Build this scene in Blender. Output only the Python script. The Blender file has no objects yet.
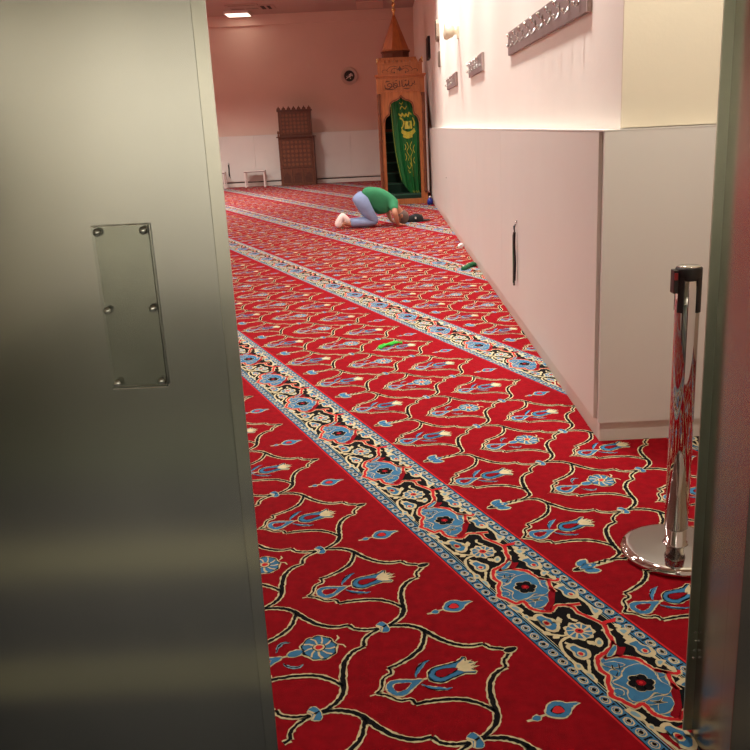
import bpy, bmesh, math, random
import numpy as np
from mathutils import Vector, Matrix
random.seed(7)
S = bpy.context.scene
COL = S.collection
PI = math.pi

# ------------------------------------------------------------------ helpers
def lin(c):
    return tuple(((v/255)/12.92 if v/255 <= .04045 else ((v/255+.055)/1.055)**2.4) for v in c)

def mat(name, rgb, rough=.6, metal=0., var=.06, scale=8., bump=0., bscale=200., stretch=None, emit=0., spec=.5, rvar=0., raw=False):
    """principled material with a soft procedural variation and optional bump"""
    m = bpy.data.materials.new(name); m.use_nodes = True
    nt = m.node_tree; b = nt.nodes['Principled BSDF']
    c = rgb if raw else lin(rgb)
    tc = nt.nodes.new('ShaderNodeTexCoord'); mp = nt.nodes.new('ShaderNodeMapping')
    nt.links.new(tc.outputs['Object'], mp.inputs['Vector'])
    if stretch: mp.inputs['Scale'].default_value = stretch
    n = nt.nodes.new('ShaderNodeTexNoise'); n.inputs['Scale'].default_value = scale; n.inputs['Detail'].default_value = 4
    nt.links.new(mp.outputs['Vector'], n.inputs['Vector'])
    r = nt.nodes.new('ShaderNodeValToRGB')
    r.color_ramp.elements[0].position = .3; r.color_ramp.elements[1].position = .7
    r.color_ramp.elements[0].color = (*[max(0, v*(1-var)) for v in c], 1)
    r.color_ramp.elements[1].color = (*[min(1, v*(1+var)) for v in c], 1)
    nt.links.new(n.outputs['Fac'], r.inputs['Fac']); nt.links.new(r.outputs['Color'], b.inputs['Base Color'])
    b.inputs['Roughness'].default_value = rough; b.inputs['Metallic'].default_value = metal
    b.inputs['Specular IOR Level'].default_value = spec
    if rvar:
        mr = nt.nodes.new('ShaderNodeMapRange'); mr.inputs['To Min'].default_value = rough-rvar; mr.inputs['To Max'].default_value = rough+rvar
        nt.links.new(n.outputs['Fac'], mr.inputs['Value']); nt.links.new(mr.outputs['Result'], b.inputs['Roughness'])
    if bump:
        n2 = nt.nodes.new('ShaderNodeTexNoise'); n2.inputs['Scale'].default_value = bscale; n2.inputs['Detail'].default_value = 3
        nt.links.new(mp.outputs['Vector'], n2.inputs['Vector'])
        bp = nt.nodes.new('ShaderNodeBump'); bp.inputs['Strength'].default_value = bump; bp.inputs['Distance'].default_value = .01
        nt.links.new(n2.outputs['Fac'], bp.inputs['Height']); nt.links.new(bp.outputs['Normal'], b.inputs['Normal'])
    if emit:
        b.inputs['Emission Color'].default_value = (*c, 1); b.inputs['Emission Strength'].default_value = emit
    return m

def link(name, me, parent=None, loc=None):
    o = bpy.data.objects.new(name, me); COL.objects.link(o)
    if parent: o.parent = parent
    if loc: o.location = loc
    return o

def obj(name, bm, m, parent=None, smooth=False, loc=None):
    me = bpy.data.meshes.new(name)
    bmesh.ops.recalc_face_normals(bm, faces=bm.faces)
    bm.to_mesh(me); bm.free()
    for x in (m if isinstance(m, (list, tuple)) else [m]): me.materials.append(x)
    if smooth:
        for p in me.polygons: p.use_smooth = True
    return link(name, me, parent, loc)

def tag(o, label=None, cat=None, group=None, kind=None):
    if label: o['label'] = label
    if cat: o['category'] = cat
    if group: o['group'] = group
    if kind: o['kind'] = kind
    return o

def thing(name, label, cat, loc=(0, 0, 0), rz=0, group=None):
    o = bpy.data.objects.new(name, None); COL.objects.link(o)
    o.location = loc; o.rotation_euler = (0, 0, rz); o.empty_display_size = .1
    return tag(o, label, cat, group)

def struct(name, bm, m, parent=None, smooth=False):
    o = obj(name, bm, m, parent, smooth)
    if not parent: o['kind'] = 'structure'
    return o

def copy_tree(o, parent=None):
    c = o.copy(); COL.objects.link(c)
    if parent: c.parent = parent
    for ch in list(o.children): copy_tree(ch, c)
    return c

def box(bm, a, b, bev=0., mi=0):
    r = bmesh.ops.create_cube(bm, size=1)
    vs = r['verts']
    for v in vs:
        v.co = Vector([(a[i]+b[i])/2 + v.co[i]*(b[i]-a[i]) for i in range(3)])
    fs = list({f for v in vs for f in v.link_faces})
    for f in fs: f.material_index = mi
    if bev:
        es = list({e for f in fs for e in f.edges})
        bmesh.ops.bevel(bm, geom=es, offset=bev, segments=2, affect='EDGES', profile=.7)
    return bm

def boxes(*l, bev=0.):
    bm = bmesh.new()
    for a, b in l: box(bm, a, b, bev)
    return bm

def lathe(prof, n=24, c=(0, 0, 0), ax='z', cap=True, bm=None, rot=0.):
    bm = bm or bmesh.new(); rings = []
    for r, h in prof:
        ring = []
        for k in range(n):
            t = 2*PI*k/n+rot; x, y = r*math.cos(t), r*math.sin(t)
            p = {'z': (x, y, h), 'y': (x, h, y), 'x': (h, x, y)}[ax]
            ring.append(bm.verts.new(Vector(p)+Vector(c)))
        rings.append(ring)
    for a, b in zip(rings, rings[1:]):
        for k in range(n): bm.faces.new((a[k], a[(k+1) % n], b[(k+1) % n], b[k]))
    if cap: bm.faces.new(rings[0][::-1]); bm.faces.new(rings[-1])
    return bm

def tube(bm, pts, r, n=8):
    pts = [Vector(p) for p in pts]; rings = []
    R = r if isinstance(r, (list, tuple)) else [r]*len(pts)
    up = Vector((.13, .31, .94))
    for i, p in enumerate(pts):
        d = (pts[min(i+1, len(pts)-1)]-pts[max(i-1, 0)]).normalized()
        a = d.cross(up)
        if a.length < .05: a = d.cross(Vector((1, 0, 0)))
        a.normalize(); b = d.cross(a)
        rings.append([bm.verts.new(p+(a*math.cos(2*PI*k/n)+b*math.sin(2*PI*k/n))*R[i]) for k in range(n)])
    for a, b in zip(rings, rings[1:]):
        for k in range(n): bm.faces.new((a[k], a[(k+1) % n], b[(k+1) % n], b[k]))
    bm.faces.new(rings[0][::-1]); bm.faces.new(rings[-1])
    return bm

def crom(pts, sub=6, closed=False):
    P = [np.array(p, float) for p in pts]; out = []; n = len(P)
    rng = range(n) if closed else range(n-1)
    for i in rng:
        if closed: a, b, c, d = P[i-1], P[i], P[(i+1) % n], P[(i+2) % n]
        else: a, b, c, d = P[max(i-1, 0)], P[i], P[i+1], P[min(i+2, n-1)]
        for k in range(sub):
            t = k/sub
            out.append(.5*((2*b)+(-a+c)*t+(2*a-5*b+4*c-d)*t*t+(-a+3*b-3*c+d)*t**3))
    if not closed: out.append(P[-1])
    return out

def prism(bm, pts, d, org=(0, 0, 0), plane='xz'):
    """extrude a 2-D outline by d; plane xz goes along +y, plane xy along +z, yz along +x"""
    def m(p, t):
        q = {'xz': (p[0], t, p[1]), 'xy': (p[0], p[1], t), 'yz': (t, p[0], p[1])}[plane]
        return Vector(q)+Vector(org)
    a = [bm.verts.new(m(p, 0)) for p in pts]; b = [bm.verts.new(m(p, d)) for p in pts]
    n = len(pts)
    bm.faces.new(a[::-1]); bm.faces.new(b)
    for i in range(n): bm.faces.new((a[i], a[(i+1) % n], b[(i+1) % n], b[i]))
    return bm

def ribbon(bm, pts, w, fn, th=.004):
    """flat stroke along 2-D pts; fn maps (u,v,h) to 3-D"""
    P = [np.array(p, float) for p in pts]; L = []
    for i, p in enumerate(P):
        d = P[min(i+1, len(P)-1)]-P[max(i-1, 0)]; l = np.hypot(*d) or 1; nn = np.array([-d[1], d[0]])/l
        ww = (w[i] if isinstance(w, (list, tuple)) else w)/2
        q0, q1 = p+nn*ww, p-nn*ww
        L.append([bm.verts.new(fn(q0[0], q0[1], 0)), bm.verts.new(fn(q1[0], q1[1], 0)), bm.verts.new(fn(q1[0], q1[1], th)), bm.verts.new(fn(q0[0], q0[1], th))])
    for a, b in zip(L, L[1:]):
        for k in range(4): bm.faces.new((a[k], a[(k+1) % 4], b[(k+1) % 4], b[k]))
    bm.faces.new(L[0][::-1]); bm.faces.new(L[-1])

# ------------------------------------------------------------------ camera (solved from the photograph's lines)
F, PITCH, ROLL, YAW = 849.877, .275995, .04723, .00076
def cv(a, b, f):
    fy = f*math.cos(PITCH)-b*math.sin(PITCH); z = -b*math.cos(PITCH)-f*math.sin(PITCH)
    return Vector((a*math.cos(YAW)-fy*math.sin(YAW), a*math.sin(YAW)+fy*math.cos(YAW), z))
right = cv(math.cos(ROLL), math.sin(ROLL), 0); down = cv(-math.sin(ROLL), math.cos(ROLL), 0); fwd = cv(0, 0, 1)
cam = bpy.data.cameras.new('camera'); cam.sensor_width = 36; cam.lens = F/750*36
cam.shift_x = -16.348/750; cam.shift_y = -7.088/750; cam.clip_start = .02; cam.clip_end = 100
co = link('camera', cam)
M = Matrix((right, -down, -fwd)).transposed().to_4x4(); M.translation = Vector((0, 0, 1.5)); co.matrix_world = M
S.camera = co
S.view_settings.view_transform = 'Standard'; S.view_settings.look = 'None'
S.view_settings.exposure = 0.0; S.view_settings.gamma = 1.0; S.view_settings.use_curve_mapping = False

# ------------------------------------------------------------------ materials
PLASTER = mat('warm_white_plaster', (233, 225, 215), .85, var=.02, scale=1.5, bump=.05, bscale=60)
PLASTER_B = mat('back_wall_plaster', (220, 192, 178), .85, var=.02, scale=1.5, bump=.05, bscale=60)  # browner than the right wall: carpet bounce put into the colour
PLASTER_C = mat('cream_plaster', (216, 204, 182), .85, var=.02, scale=1.5, bump=.05, bscale=60)
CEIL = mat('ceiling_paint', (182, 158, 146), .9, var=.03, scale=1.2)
LAMINATE = mat('white_laminate', (214, 208, 200), .5, var=.015, scale=2)
PLINTH = mat('plinth_laminate', (212, 202, 192), .55, var=.02, scale=3)
GAP = mat('dark_gap', (40, 34, 30), .8, var=.05)
STEEL = mat('brushed_steel', (176, 176, 170), .17, 1., var=.05, scale=3, stretch=(1, 1, .25), rvar=.03)
STEEL_J = mat('jamb_steel', (160, 150, 142), .22, 1., var=.05, scale=3, stretch=(1, 1, .25), rvar=.03)
STEEL_S = mat('strip_steel', (176, 184, 168), .3, 1., var=.05, scale=3, stretch=(1, 1, .25))
STEEL_E = mat('edge_steel', (182, 181, 172), .17, 1., var=.05, scale=6)
CHROME = mat('chrome', (200, 198, 196), .06, 1., var=.02, scale=4)
CHROME_S = mat('stud_chrome', (210, 210, 206), .16, 1., var=.04, scale=30)
BLACKP = mat('black_plastic', (16, 15, 15), .4, var=.1, scale=20)
REDP = mat('red_plastic', (150, 20, 24), .4)
GREYP = mat('grey_board', (132, 112, 108), .6, var=.04, scale=10)
GREYE = mat('grey_board_end', (176, 156, 148), .6, var=.03)
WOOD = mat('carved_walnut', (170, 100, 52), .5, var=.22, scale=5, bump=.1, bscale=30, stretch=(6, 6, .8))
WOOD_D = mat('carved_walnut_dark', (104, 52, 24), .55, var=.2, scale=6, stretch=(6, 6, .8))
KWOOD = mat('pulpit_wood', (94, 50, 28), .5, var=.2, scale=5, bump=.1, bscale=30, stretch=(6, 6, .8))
KWOOD_L = mat('pulpit_inlay', (112, 64, 37), .5, var=.15, scale=20)
KWOOD_M = mat('pulpit_wood_mid', (88, 47, 26), .5, var=.2, scale=8)
KWOOD_D = mat('pulpit_wood_dark', (80, 40, 22), .55, var=.2, scale=8)
SPIRE = mat('spire_wood', (176, 100, 52), .38, var=.15, scale=4, stretch=(6, 6, .8))
GOLD = mat('gold_metal', (226, 190, 120), .2, 1., var=.04)
GREENC = mat('green_carpet_steps', (14, 48, 34), .95, var=.1, scale=40, bump=.2, bscale=300)
CURT = mat('green_satin', (18, 104, 48), .42, var=.1, scale=6, bump=.05, bscale=120)
GOLDT = mat('gold_embroidery', (196, 190, 70), .5, var=.2, scale=60)
SKIN = mat('skin', (176, 120, 92), .55, var=.06, scale=20)
SOCK = mat('white_sock', (236, 212, 204), .85, var=.06, scale=30)
SHIRT = mat('green_cotton', (46, 128, 84), .85, var=.08, scale=10, bump=.15, bscale=25)
DENIM = mat('light_blue_denim', (132, 146, 180), .85, var=.08, scale=14, bump=.15, bscale=30)
HAIR = mat('cropped_grey_hair', (104, 82, 74), .9, var=.15, scale=60, bump=.2, bscale=300)
CAPM = mat('black_cotton', (11, 10, 11), .9, var=.12, scale=20)
WHITEP = mat('white_enamel', (222, 206, 198), .5, var=.02)
CREAMP = mat('cream_lamp_plastic', (226, 214, 188), .45, var=.03)
LIME = mat('bright_green_cord', (52, 196, 54), .6, var=.15, scale=60)
DGREEN = mat('dark_green_cloth', (22, 92, 52), .8, var=.15, scale=60)
BLUEP = mat('blue_plastic', (24, 40, 130), .25, var=.1, scale=20)
LAMP = mat('lit_diffuser', (255, 236, 214), .5, emit=3.)

# ------------------------------------------------------------------ carpet pattern (coloured pile laid as thin inlays in one mesh)
def pile(name, rgb, var=.1):
    m = mat(name, rgb, .95, var=var, scale=28, bump=.35, bscale=420, spec=.1)
    return m
C_RED, C_CREAM, C_BLACK, C_BLUE, C_CORAL, C_LBLUE, C_DRED = range(7)
CARPET = [pile('pile_red', (144, 7, 21), .16), pile('pile_cream', (216, 203, 160)), pile('pile_black', (20, 20, 22)), pile('pile_blue', (66, 126, 168)),
          pile('pile_coral', (206, 44, 48)), pile('pile_pale_blue', (134, 174, 188)), pile('pile_crimson', (140, 10, 26))]
P_S, P_T = .5745484, 1.4951894
TH, T0, S0 = .4165058, 1.3975380, -2.445      # row direction, centre of the first patterned row band, phase

def pattern(step, jit):
    """one repeat: returns list of (polygon points 2-D, colour, layer)"""
    rnd = random.Random(3); out = []
    def J(): return (rnd.random()-.5)*2*jit
    def fill(pts, c, lay): out.append(([(float(p[0])+J()*.7, float(p[1])+J()*.7) for p in pts], c, lay))
    def resample(pts):
        P = [np.array(p, float) for p in pts]; q = [P[0]]; acc = 0
        for a, b in zip(P, P[1:]):
            l = np.hypot(*(b-a)); acc += l
            if acc >= step: q.append(b); acc = 0
        if np.hypot(*(q[-1]-P[-1])) > 1e-6: q.append(P[-1])
        return q
    def stroke(pts, w, c, lay, taper=False, wmid=None):
        q = resample(pts); n = len(q)
        if n < 2: return
        L = []
        for i, p in enumerate(q):
            d = q[min(i+1, n-1)]-q[max(i-1, 0)]; l = np.hypot(*d) or 1; nn = np.array([-d[1], d[0]])/l
            t = i/(n-1); ww = w
            if wmid: ww = w+(wmid-w)*math.sin(PI*t)
            if taper: ww *= max(.15, math.sin(PI*min(1, .08+t*.9)))
            L.append((p+nn*(ww/2+J()), p-nn*(ww/2+J())))
        for a, b in zip(L, L[1:]): out.append(([tuple(a[0]), tuple(a[1]), tuple(b[1]), tuple(b[0])], c, lay))
    def line(pts, w=.0105, wm=None, lay=2, oc=C_CREAM, ic=C_BLACK, edge=.0051):
        stroke(pts, w+2*edge, oc, lay, wmid=(wm+2*edge) if wm else None); stroke(pts, w, ic, lay+1, wmid=wm)
    def blob(pts, c, lay, oc=C_CREAM, e=.0045, sub=5, smooth=True):
        q = crom(pts, sub, True) if smooth else [np.array(p, float) for p in pts]
        stroke(list(q)+[q[0]], 2*e, oc, lay); fill(q, c, lay+1)
    def circ(x, y, r, c, lay, n=10, ry=None):
        fill([(x+r*math.cos(2*PI*k/n), y+(ry or r)*math.sin(2*PI*k/n)) for k in range(n)], c, lay)
    def mir(pts, u0, s): return [(u0+s*p[0], p[1]) for p in pts]
    H = P_S/2
    # -- field lattice
    def bud(u, v):   # teardrop under every flower, v = its lower end
        b = [(u, v), (u+.03, v+.012), (u+.037, v+.038), (u+.018, v+.072), (u, v+.104), (u-.016, v+.072), (u-.034, v+.036), (u-.028, v+.01)]
        blob(b, C_BLUE, 2)
        blob([(u+.002, v+.018), (u+.018, v+.026), (u+.016, v+.046), (u, v+.07), (u-.014, v+.044), (u-.014, v+.024)], C_DRED, 4, C_CREAM, .002)
        stroke([(u, v+.1), (u, v+.13)], .008, C_CREAM, 2)
    def tulip(u, K):
        bud(u+.003, K-.432)
        o = [(u+.004, K-.306), (u-.022, K-.29), (u-.03, K-.268), (u-.026, K-.23), (u-.024, K-.2), (u-.036, K-.172), (u-.012, K-.178), (u+.002, K-.16), (u+.016, K-.18),
             (u+.046, K-.176), (u+.032, K-.205), (u+.036, K-.245), (u+.04, K-.28), (u+.026, K-.3)]
        q = crom(o, 4, True); stroke(list(q)+[q[0]], .012, C_CREAM, 2); stroke(list(q)+[q[0]], .0055, C_BLACK, 3); fill(q, C_BLUE, 3)
        fill([(u-.014, K-.205), (u-.03, K-.172), (u-.014, K-.182), (u-.012, K-.158), (u-.002, K-.176), (u+.004, K-.146), (u+.012, K-.176), (u+.024, K-.152), (u+.024, K-.182), (u+.044, K-.17), (u+.026, K-.205), (u+.006, K-.225)], C_CREAM, 4)
        blob([(u+.004, K-.284), (u+.02, K-.272), (u+.017, K-.245), (u+.006, K-.215), (u-.008, K-.245), (u-.012, K-.27)], C_DRED, 4, C_BLACK, .004)
        for s in (-1, 1):
            lf = crom(mir([(.018, K-.338), (.045, K-.318), (.066, K-.29), (.072, K-.268)], u+.003, s), 4)
            stroke(lf, .0165, C_LBLUE if s < 0 else C_CREAM, 2, True); stroke(lf, .012, C_BLUE, 3, True); stroke([p+np.array((.003*s, -.004)) for p in lf], .004, C_BLACK, 4, True)
    def pinwheel(u, v, r, ry, lay, oc=C_CREAM):
        q = [(u+r*(1+.05*math.cos(9*a))*math.cos(a), v+ry*(1+.05*math.cos(9*a))*math.sin(a)) for a in [2*PI*k/36 for k in range(36)]]
        stroke(q+[q[0]], .012, oc, lay); stroke(q+[q[0]], .005, C_BLACK, lay+1); fill(q, C_BLUE, lay+1)
        for k in range(9):
            a = 2*PI*(k+.3)/9
            stroke([(u+.28*r*math.cos(a), v+.28*ry*math.sin(a)), (u+.66*r*math.cos(a+.12), v+.66*ry*math.sin(a+.12)), (u+.95*r*math.cos(a+.3), v+.95*ry*math.sin(a+.3))], .006, C_CREAM if lay < 5 else C_LBLUE, lay+2)
        circ(u, v, .34*r, C_BLACK, lay+3); circ(u, v, .29*r, C_CREAM, lay+4); circ(u, v, .19*r, C_CORAL, lay+5)
    def pin_motif(u, K):
        bud(u, K-.432)
        blob([(u, K-.31), (u+.014, K-.295), (u+.013, K-.275), (u, K-.262), (u-.013, K-.275), (u-.014, K-.295)], C_BLUE, 2)
        pinwheel(u+.006, K-.212, .06, .05, 2)
        for s in (-1, 1):
            lf = crom(mir([(.03, K-.335), (.055, K-.322), (.07, K-.3), (.06, K-.282)], u, s), 4)
            stroke(lf, .013, C_LBLUE, 2, True); stroke(lf, .005, C_BLACK, 3, True)
            stroke(mir([(.008, K-.158), (.02, K-.142), (.036, K-.14)], u+.006, s), .006, C_CREAM, 2)
    def knot(u, v):
        blob([(u-.03, v+.006), (u-.014, v+.016), (u+.014, v+.016), (u+.03, v+.006), (u+.018, v-.014), (u, v-.006), (u-.018, v-.014)], C_BLUE, 5, C_CREAM, .003)
        stroke([(u-.02, v-.012), (u, v+.002), (u+.02, v-.012)], .006, C_CREAM, 7)
        stroke([(u-.005, v+.016), (u, v+.0)], .006, C_BLACK, 7)
    rows = [(-.197, 0, 0), (-.517, H, 1), (-.844, 0, 2)]
    for K, u, i in rows:
        top = K-.04 if i == 0 else K
        a1 = [(0, top), (.012, K-.046), (.036, K-.078), (.064, K-.088)]
        end = [(.258, K-.243), (.281, K-.284), (H, K-.322)] if i < 2 else [(.258, K-.226), (.279, K-.256), (H, K-.285)]
        a2 = [(.064, K-.088), (.076, K-.132), (.114, K-.172), (.17, K-.199), (.222, K-.216)]+end
        inn1 = [(.212, K-.214), (.178, K-.229), (.137, K-.26), (.109, K-.308), (.092, K-.366), (.09, K-.39)]
        inn2 = [(.09, K-.39), (.066, K-.39), (.053, K-.421), (.018, K-.442), (0, K-.465)]
        for s in (-1, 1):
            line(mir(crom(a1, 5), u, s), .0095); line(mir(crom(a2, 6), u, s), .0085, .0145)
            line(mir(crom(inn1, 6), u, s), .0085, .012); line(mir(crom(inn2, 5), u, s), .0075)
        stroke([(u, K-.46), (u, K-.485)], .01, C_CREAM, 2, True)
        (tulip if i != 1 else pin_motif)(u, K)
        if i == 0: blob([(u, K-.012), (u+.013, K-.034), (u+.007, K-.052), (u-.007, K-.052), (u-.013, K-.034)], C_BLACK, 4, C_CREAM, .004, 3)
        else: knot(u, K)
    # chain and finial that close the lattice above the next band
    v0 = -P_T
    stroke([(H, v0+.366), (H, v0+.29)], .026, C_CREAM, 2)
    stroke([(H-.003+.006*math.sin(k*1.57), v0+.366-k*.0063) for k in range(13)], .009, C_BLACK, 4)
    blob([(H, v0+.204), (H+.012, v0+.226), (H+.01, v0+.25), (H-.01, v0+.25), (H-.012, v0+.226)], C_BLACK, 2, C_CREAM, .005)
    for s in (-1, 1):
        blob(mir([(.002, v0+.25), (.026, v0+.238), (.044, v0+.258), (.042, v0+.286), (.022, v0+.276), (.006, v0+.266)], H, s), C_BLUE, 3, C_CREAM, .006)
    blob([(H, v0+.232), (H+.015, v0+.268), (H, v0+.3), (H-.015, v0+.268)], C_BLUE, 4); circ(H, v0+.275, .006, C_CREAM, 6)
    # lone drops below the band
    blob([(H, -.3), (H+.03, -.272), (H+.026, -.248), (H+.006, -.222), (H, -.198), (H-.012, -.226), (H-.032, -.25), (H-.03, -.276)], C_BLUE, 2)
    blob([(H, -.282), (H+.014, -.268), (H+.01, -.252), (H-.01, -.252), (H-.014, -.268)], C_CORAL, 4, C_BLACK, .0035, 3)
    blob([(H, -.32), (H+.011, -.33), (H, -.343), (H-.011, -.33)], C_BLUE, 2, C_CREAM, .004, 3); stroke([(H, -.343), (H, -.36)], .008, C_CREAM, 2)
    stroke([(H, -.3), (H, -.322)], .008, C_CREAM, 2)
    # -- patterned row band
    def strip(a, b, c, lay):
        n = 12
        for k in range(n):
            x0, x1 = k*P_S/n-H, (k+1)*P_S/n-H
            out.append(([(x0, a), (x1, a), (x1, b), (x0, b)], c, lay))
    for a, b, c in ((-.158, -.152, C_CORAL), (-.152, -.148, C_BLACK), (-.148, -.113, C_BLUE), (-.113, -.108, C_BLACK), (-.108, -.105, C_LBLUE), (-.105, .122, C_BLACK),
                    (.122, .125, C_LBLUE), (.125, .130, C_BLACK), (.130, .166, C_BLUE), (.166, .17, C_BLACK), (.17, .177, C_CORAL)):
        strip(a, b, c, 1)
    strip(-.1005, -.0985, C_CREAM, 2); strip(.1155, .1175, C_CREAM, 2)
    for k in range(12):
        x = (k+.5)*P_S/12-H
        for y in (-.1305, .148):
            circ(x, y, .0178, C_CREAM, 2, 10, .0142); circ(x, y, .0132, C_BLUE, 3, 10, .0102); circ(x, y, .0098, C_CREAM, 4, 8, .0078); circ(x, y, .0072, C_BLACK, 5, 8, .0058)
            fill([(x-P_S/24-.004, y-.013), (x-P_S/24+.004, y-.013), (x-P_S/24+.002, y), (x-P_S/24+.004, y+.013), (x-P_S/24-.004, y+.013), (x-P_S/24-.002, y)], C_BLACK, 2)
    # interior of the band, one repeat, lengths in metres along the row
    def sh(pts): return [(a-P_S, b) for a, b in pts]
    def coral(pts, w=.0125):
        q = crom(sh(pts), 4); stroke(q, w+.0085, C_CREAM, 3); stroke(q, w, C_CORAL, 5)
    def vinef(pts, w=.0085): stroke(crom(sh(pts), 4), w, C_CREAM, 3)
    outline, top = [(.602, .09), (.642, .07), (.675, .06), (.704, .034), (.717, .0), (.726, -.03), (.754, -.052), (.784, -.062), (.806, -.056), (.831, -.079), (.861, -.091), (.88, -.106), (.908, -.094), (.945, -.081), (.942, -.054), (.971, -.055), (.997, -.053), (1.024, -.033), (1.037, -.008)], [(.737, -.019), (.743, .02), (.757, .036), (.787, .064), (.823, .067), (.852, .075), (.872, .094)]
    fill(crom(sh(outline[3:]+[(1.004, -.009), (.99, .029), (.958, .033), (.94, .065), (.907, .072), (.872, .094), (.852, .075), (.823, .067), (.787, .064), (.757, .036), (.743, .02), (.717, .02)]), 2, True), C_BLUE, 2)
    coral(outline); coral(top, .011)
    coral([(.845, .074), (.872, .094), (.89, .118), (.878, .128)], .012); coral([(.872, .094), (.907, .076), (.945, .068)], .011)
    coral([(1.0375, -.01), (1.018, .02), (1.0205, .036), (1.0415, .064), (1.0835, .062), (1.1285, .078), (1.1765, .09)], .0105)
    coral([(1.03, .055), (1.045, .098)], .012)
    fill(sh([(.586, .146), (.606, .13), (.598, .104), (.605, .085), (.586, .093), (.584, .115)]), C_CORAL, 6)
    for q in ([(.675, .06), (.716, .055), (.723, .07), (.752, .036), (.747, .017), (.739, -.021), (.723, .002), (.704, .034)], [(.907, .072), (.942, .07), (.969, .054), (1.032, -.003), (1.013, -.023), (.984, .016), (.952, .038)]):
        fill(crom(sh(q), 2, True), C_DRED, 5)
    for q in ([(.702, .05), (.721, .037), (.738, .01), (.734, -.006), (.714, .023)], [(.757, -.038), (.765, -.005), (.789, .012), (.788, -.017), (.775, -.032)], [(.793, -.043), (.801, -.02), (.819, -.022), (.822, -.044)], [(.944, -.043), (.94, -.002), (.959, .026), (.984, .016), (1.002, -.02), (.995, -.041), (.965, -.018), (.959, -.038)], [(.864, -.077), (.879, -.065), (.894, -.08), (.875, -.09)], [(.863, .069), (.875, .082), (.883, .071), (.877, .06)]):
        blob(sh(q), C_BLUE, 6, C_CREAM, .003, 3)
    blob(sh([(.802, .018), (.808, .052), (.839, .062), (.866, .058), (.89, .05), (.928, .056), (.944, .026), (.924, .002), (.936, -.033), (.927, -.07), (.9, -.066), (.88, -.05), (.838, -.066), (.832, -.033), (.812, -.01)]), C_BLUE, 7, C_CREAM, .0036, 4)
    for q in ([(.775, -.02), (.79, -.03), (.805, -.02), (.82, -.04)], [(.945, -.03), (.962, -.01), (.972, .006)], [(.95, .01), (.962, -.012), (.958, -.03)], [(.78, .0), (.8, -.012)]):
        stroke(sh(q), .0085, C_CREAM, 8, True); stroke(sh(q), .0042, C_BLACK, 9, True)
    c0 = .8765-P_S
    for k in range(6):
        a = 2*PI*k/6+.25; circ(c0+.0245*math.cos(a), -.001+.0225*math.sin(a), .0175, C_CREAM, 9, 9)
        circ(c0+.0245*math.cos(a), -.001+.0225*math.sin(a), .0145, C_BLACK, 10, 9)
    circ(c0, -.001, .014, C_DRED, 11); circ(c0, -.001, .006, C_CORAL, 12, 8)
    # rosette half way
    pu = .593-P_S
    fill(crom([(pu+(.052 if k % 2 else .043)*math.cos(k*PI/9), .002+(.05 if k % 2 else .042)*math.sin(k*PI/9)) for k in range(18)], 2, True), C_CREAM, 5)
    circ(pu, .002, .04, C_BLUE, 6, 16, .038)
    for k in range(10):
        a = 2*PI*(k+.3)/10; stroke([(pu+.012*math.cos(a), .002+.012*math.sin(a)), (pu+.04*math.cos(a+.25), .002+.038*math.sin(a+.25))], .0062, C_CREAM, 7)
    circ(pu, .002, .0165, C_CREAM, 8); circ(pu, .002, .0125, C_CORAL, 9); circ(pu, .002, .005, C_BLACK, 10, 8)
    def lily(o, cx, cy, r=.6):
        q = sh(o); fill(crom(q, 3, True), C_CREAM, 5); mx_, my_ = sum(p[0] for p in q)/len(q), sum(p[1] for p in q)/len(q)
        fill(crom([(mx_+(p[0]-mx_)*.68, my_+(p[1]-my_)*.68) for p in q], 3, True), C_BLUE, 6)
        circ(cx-P_S, cy, .0135, C_CREAM, 7, 9, .0115); circ(cx-P_S, cy, .0085, C_CORAL, 8, 8, .007)
    b1, b2 = [(.637, -.08), (.636, -.052), (.661, -.044), (.686, -.029), (.716, -.049), (.718, -.073), (.696, -.086), (.669, -.08)], [(.703, .082), (.699, .124), (.729, .12), (.759, .136), (.79, .126), (.795, .098), (.766, .082), (.73, .092)]
    lily(b1, .69, -.064); lily(b2, .765, .107)
    lily([(1.05-a*.0+(.637-a)*0-.575+a-.63, b*.95) for a, b in b1], .545-.03, -.06)
    lily([(a+.215, b*.94+.004) for a, b in b2], .985, .105)
    lily([(a+.395, b+.004) for a, b in b1], 1.083, -.06)
    for q in ([(.479, .12), (.506, .122), (.537, .134), (.554, .099), (.529, .097)], [(.634, .107), (.644, .135), (.667, .137), (.678, .106), (.659, .101)], [(.652, .017), (.649, .033), (.679, .027), (.689, .006), (.671, .002)], [(.811, .108), (.828, .13), (.844, .096), (.832, .092)],
              [(.782, -.109), (.754, -.107), (.772, -.092), (.808, -.096), (.82, -.109)], [(.714, -.109), (.727, -.093), (.75, -.097), (.744, -.118)], [(.941, -.112), (.953, -.089), (.99, -.083), (.996, -.101), (.971, -.11)], [(1.012, -.102), (1.021, -.085), (1.041, -.091), (1.035, -.103)]):
        q = sh(q); mx_, my_ = sum(p[0] for p in q)/len(q), sum(p[1] for p in q)/len(q)
        fill(crom(q, 3, True), C_CREAM, 5); fill(crom([(mx_+(p[0]-mx_)*.5, my_+(p[1]-my_)*.5) for p in q], 2, True), C_LBLUE, 6)
    vinef([(.60, -.03), (.612, -.08), (.665, -.102), (.704, -.105), (.741, -.1), (.775, -.1)]); vinef([(.62, -.07), (.64, -.06)]); vinef([(.72, -.06), (.75, -.08), (.78, -.1)])
    vinef([(.94, -.1), (.99, -.094), (1.04, -.1), (1.09, -.096), (1.13, -.09), (1.16, -.06), (1.165, -.035)]); vinef([(.68, .118), (.70, .11)]); vinef([(.79, .112), (.83, .112), (.86, .12)]); vinef([(.92, .108), (.9, .11)])
    vinef([(1.0, .115), (1.06, .118), (1.09, .112)]); vinef([(.545, .03), (.52, .02), (.5, .03)])
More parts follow.
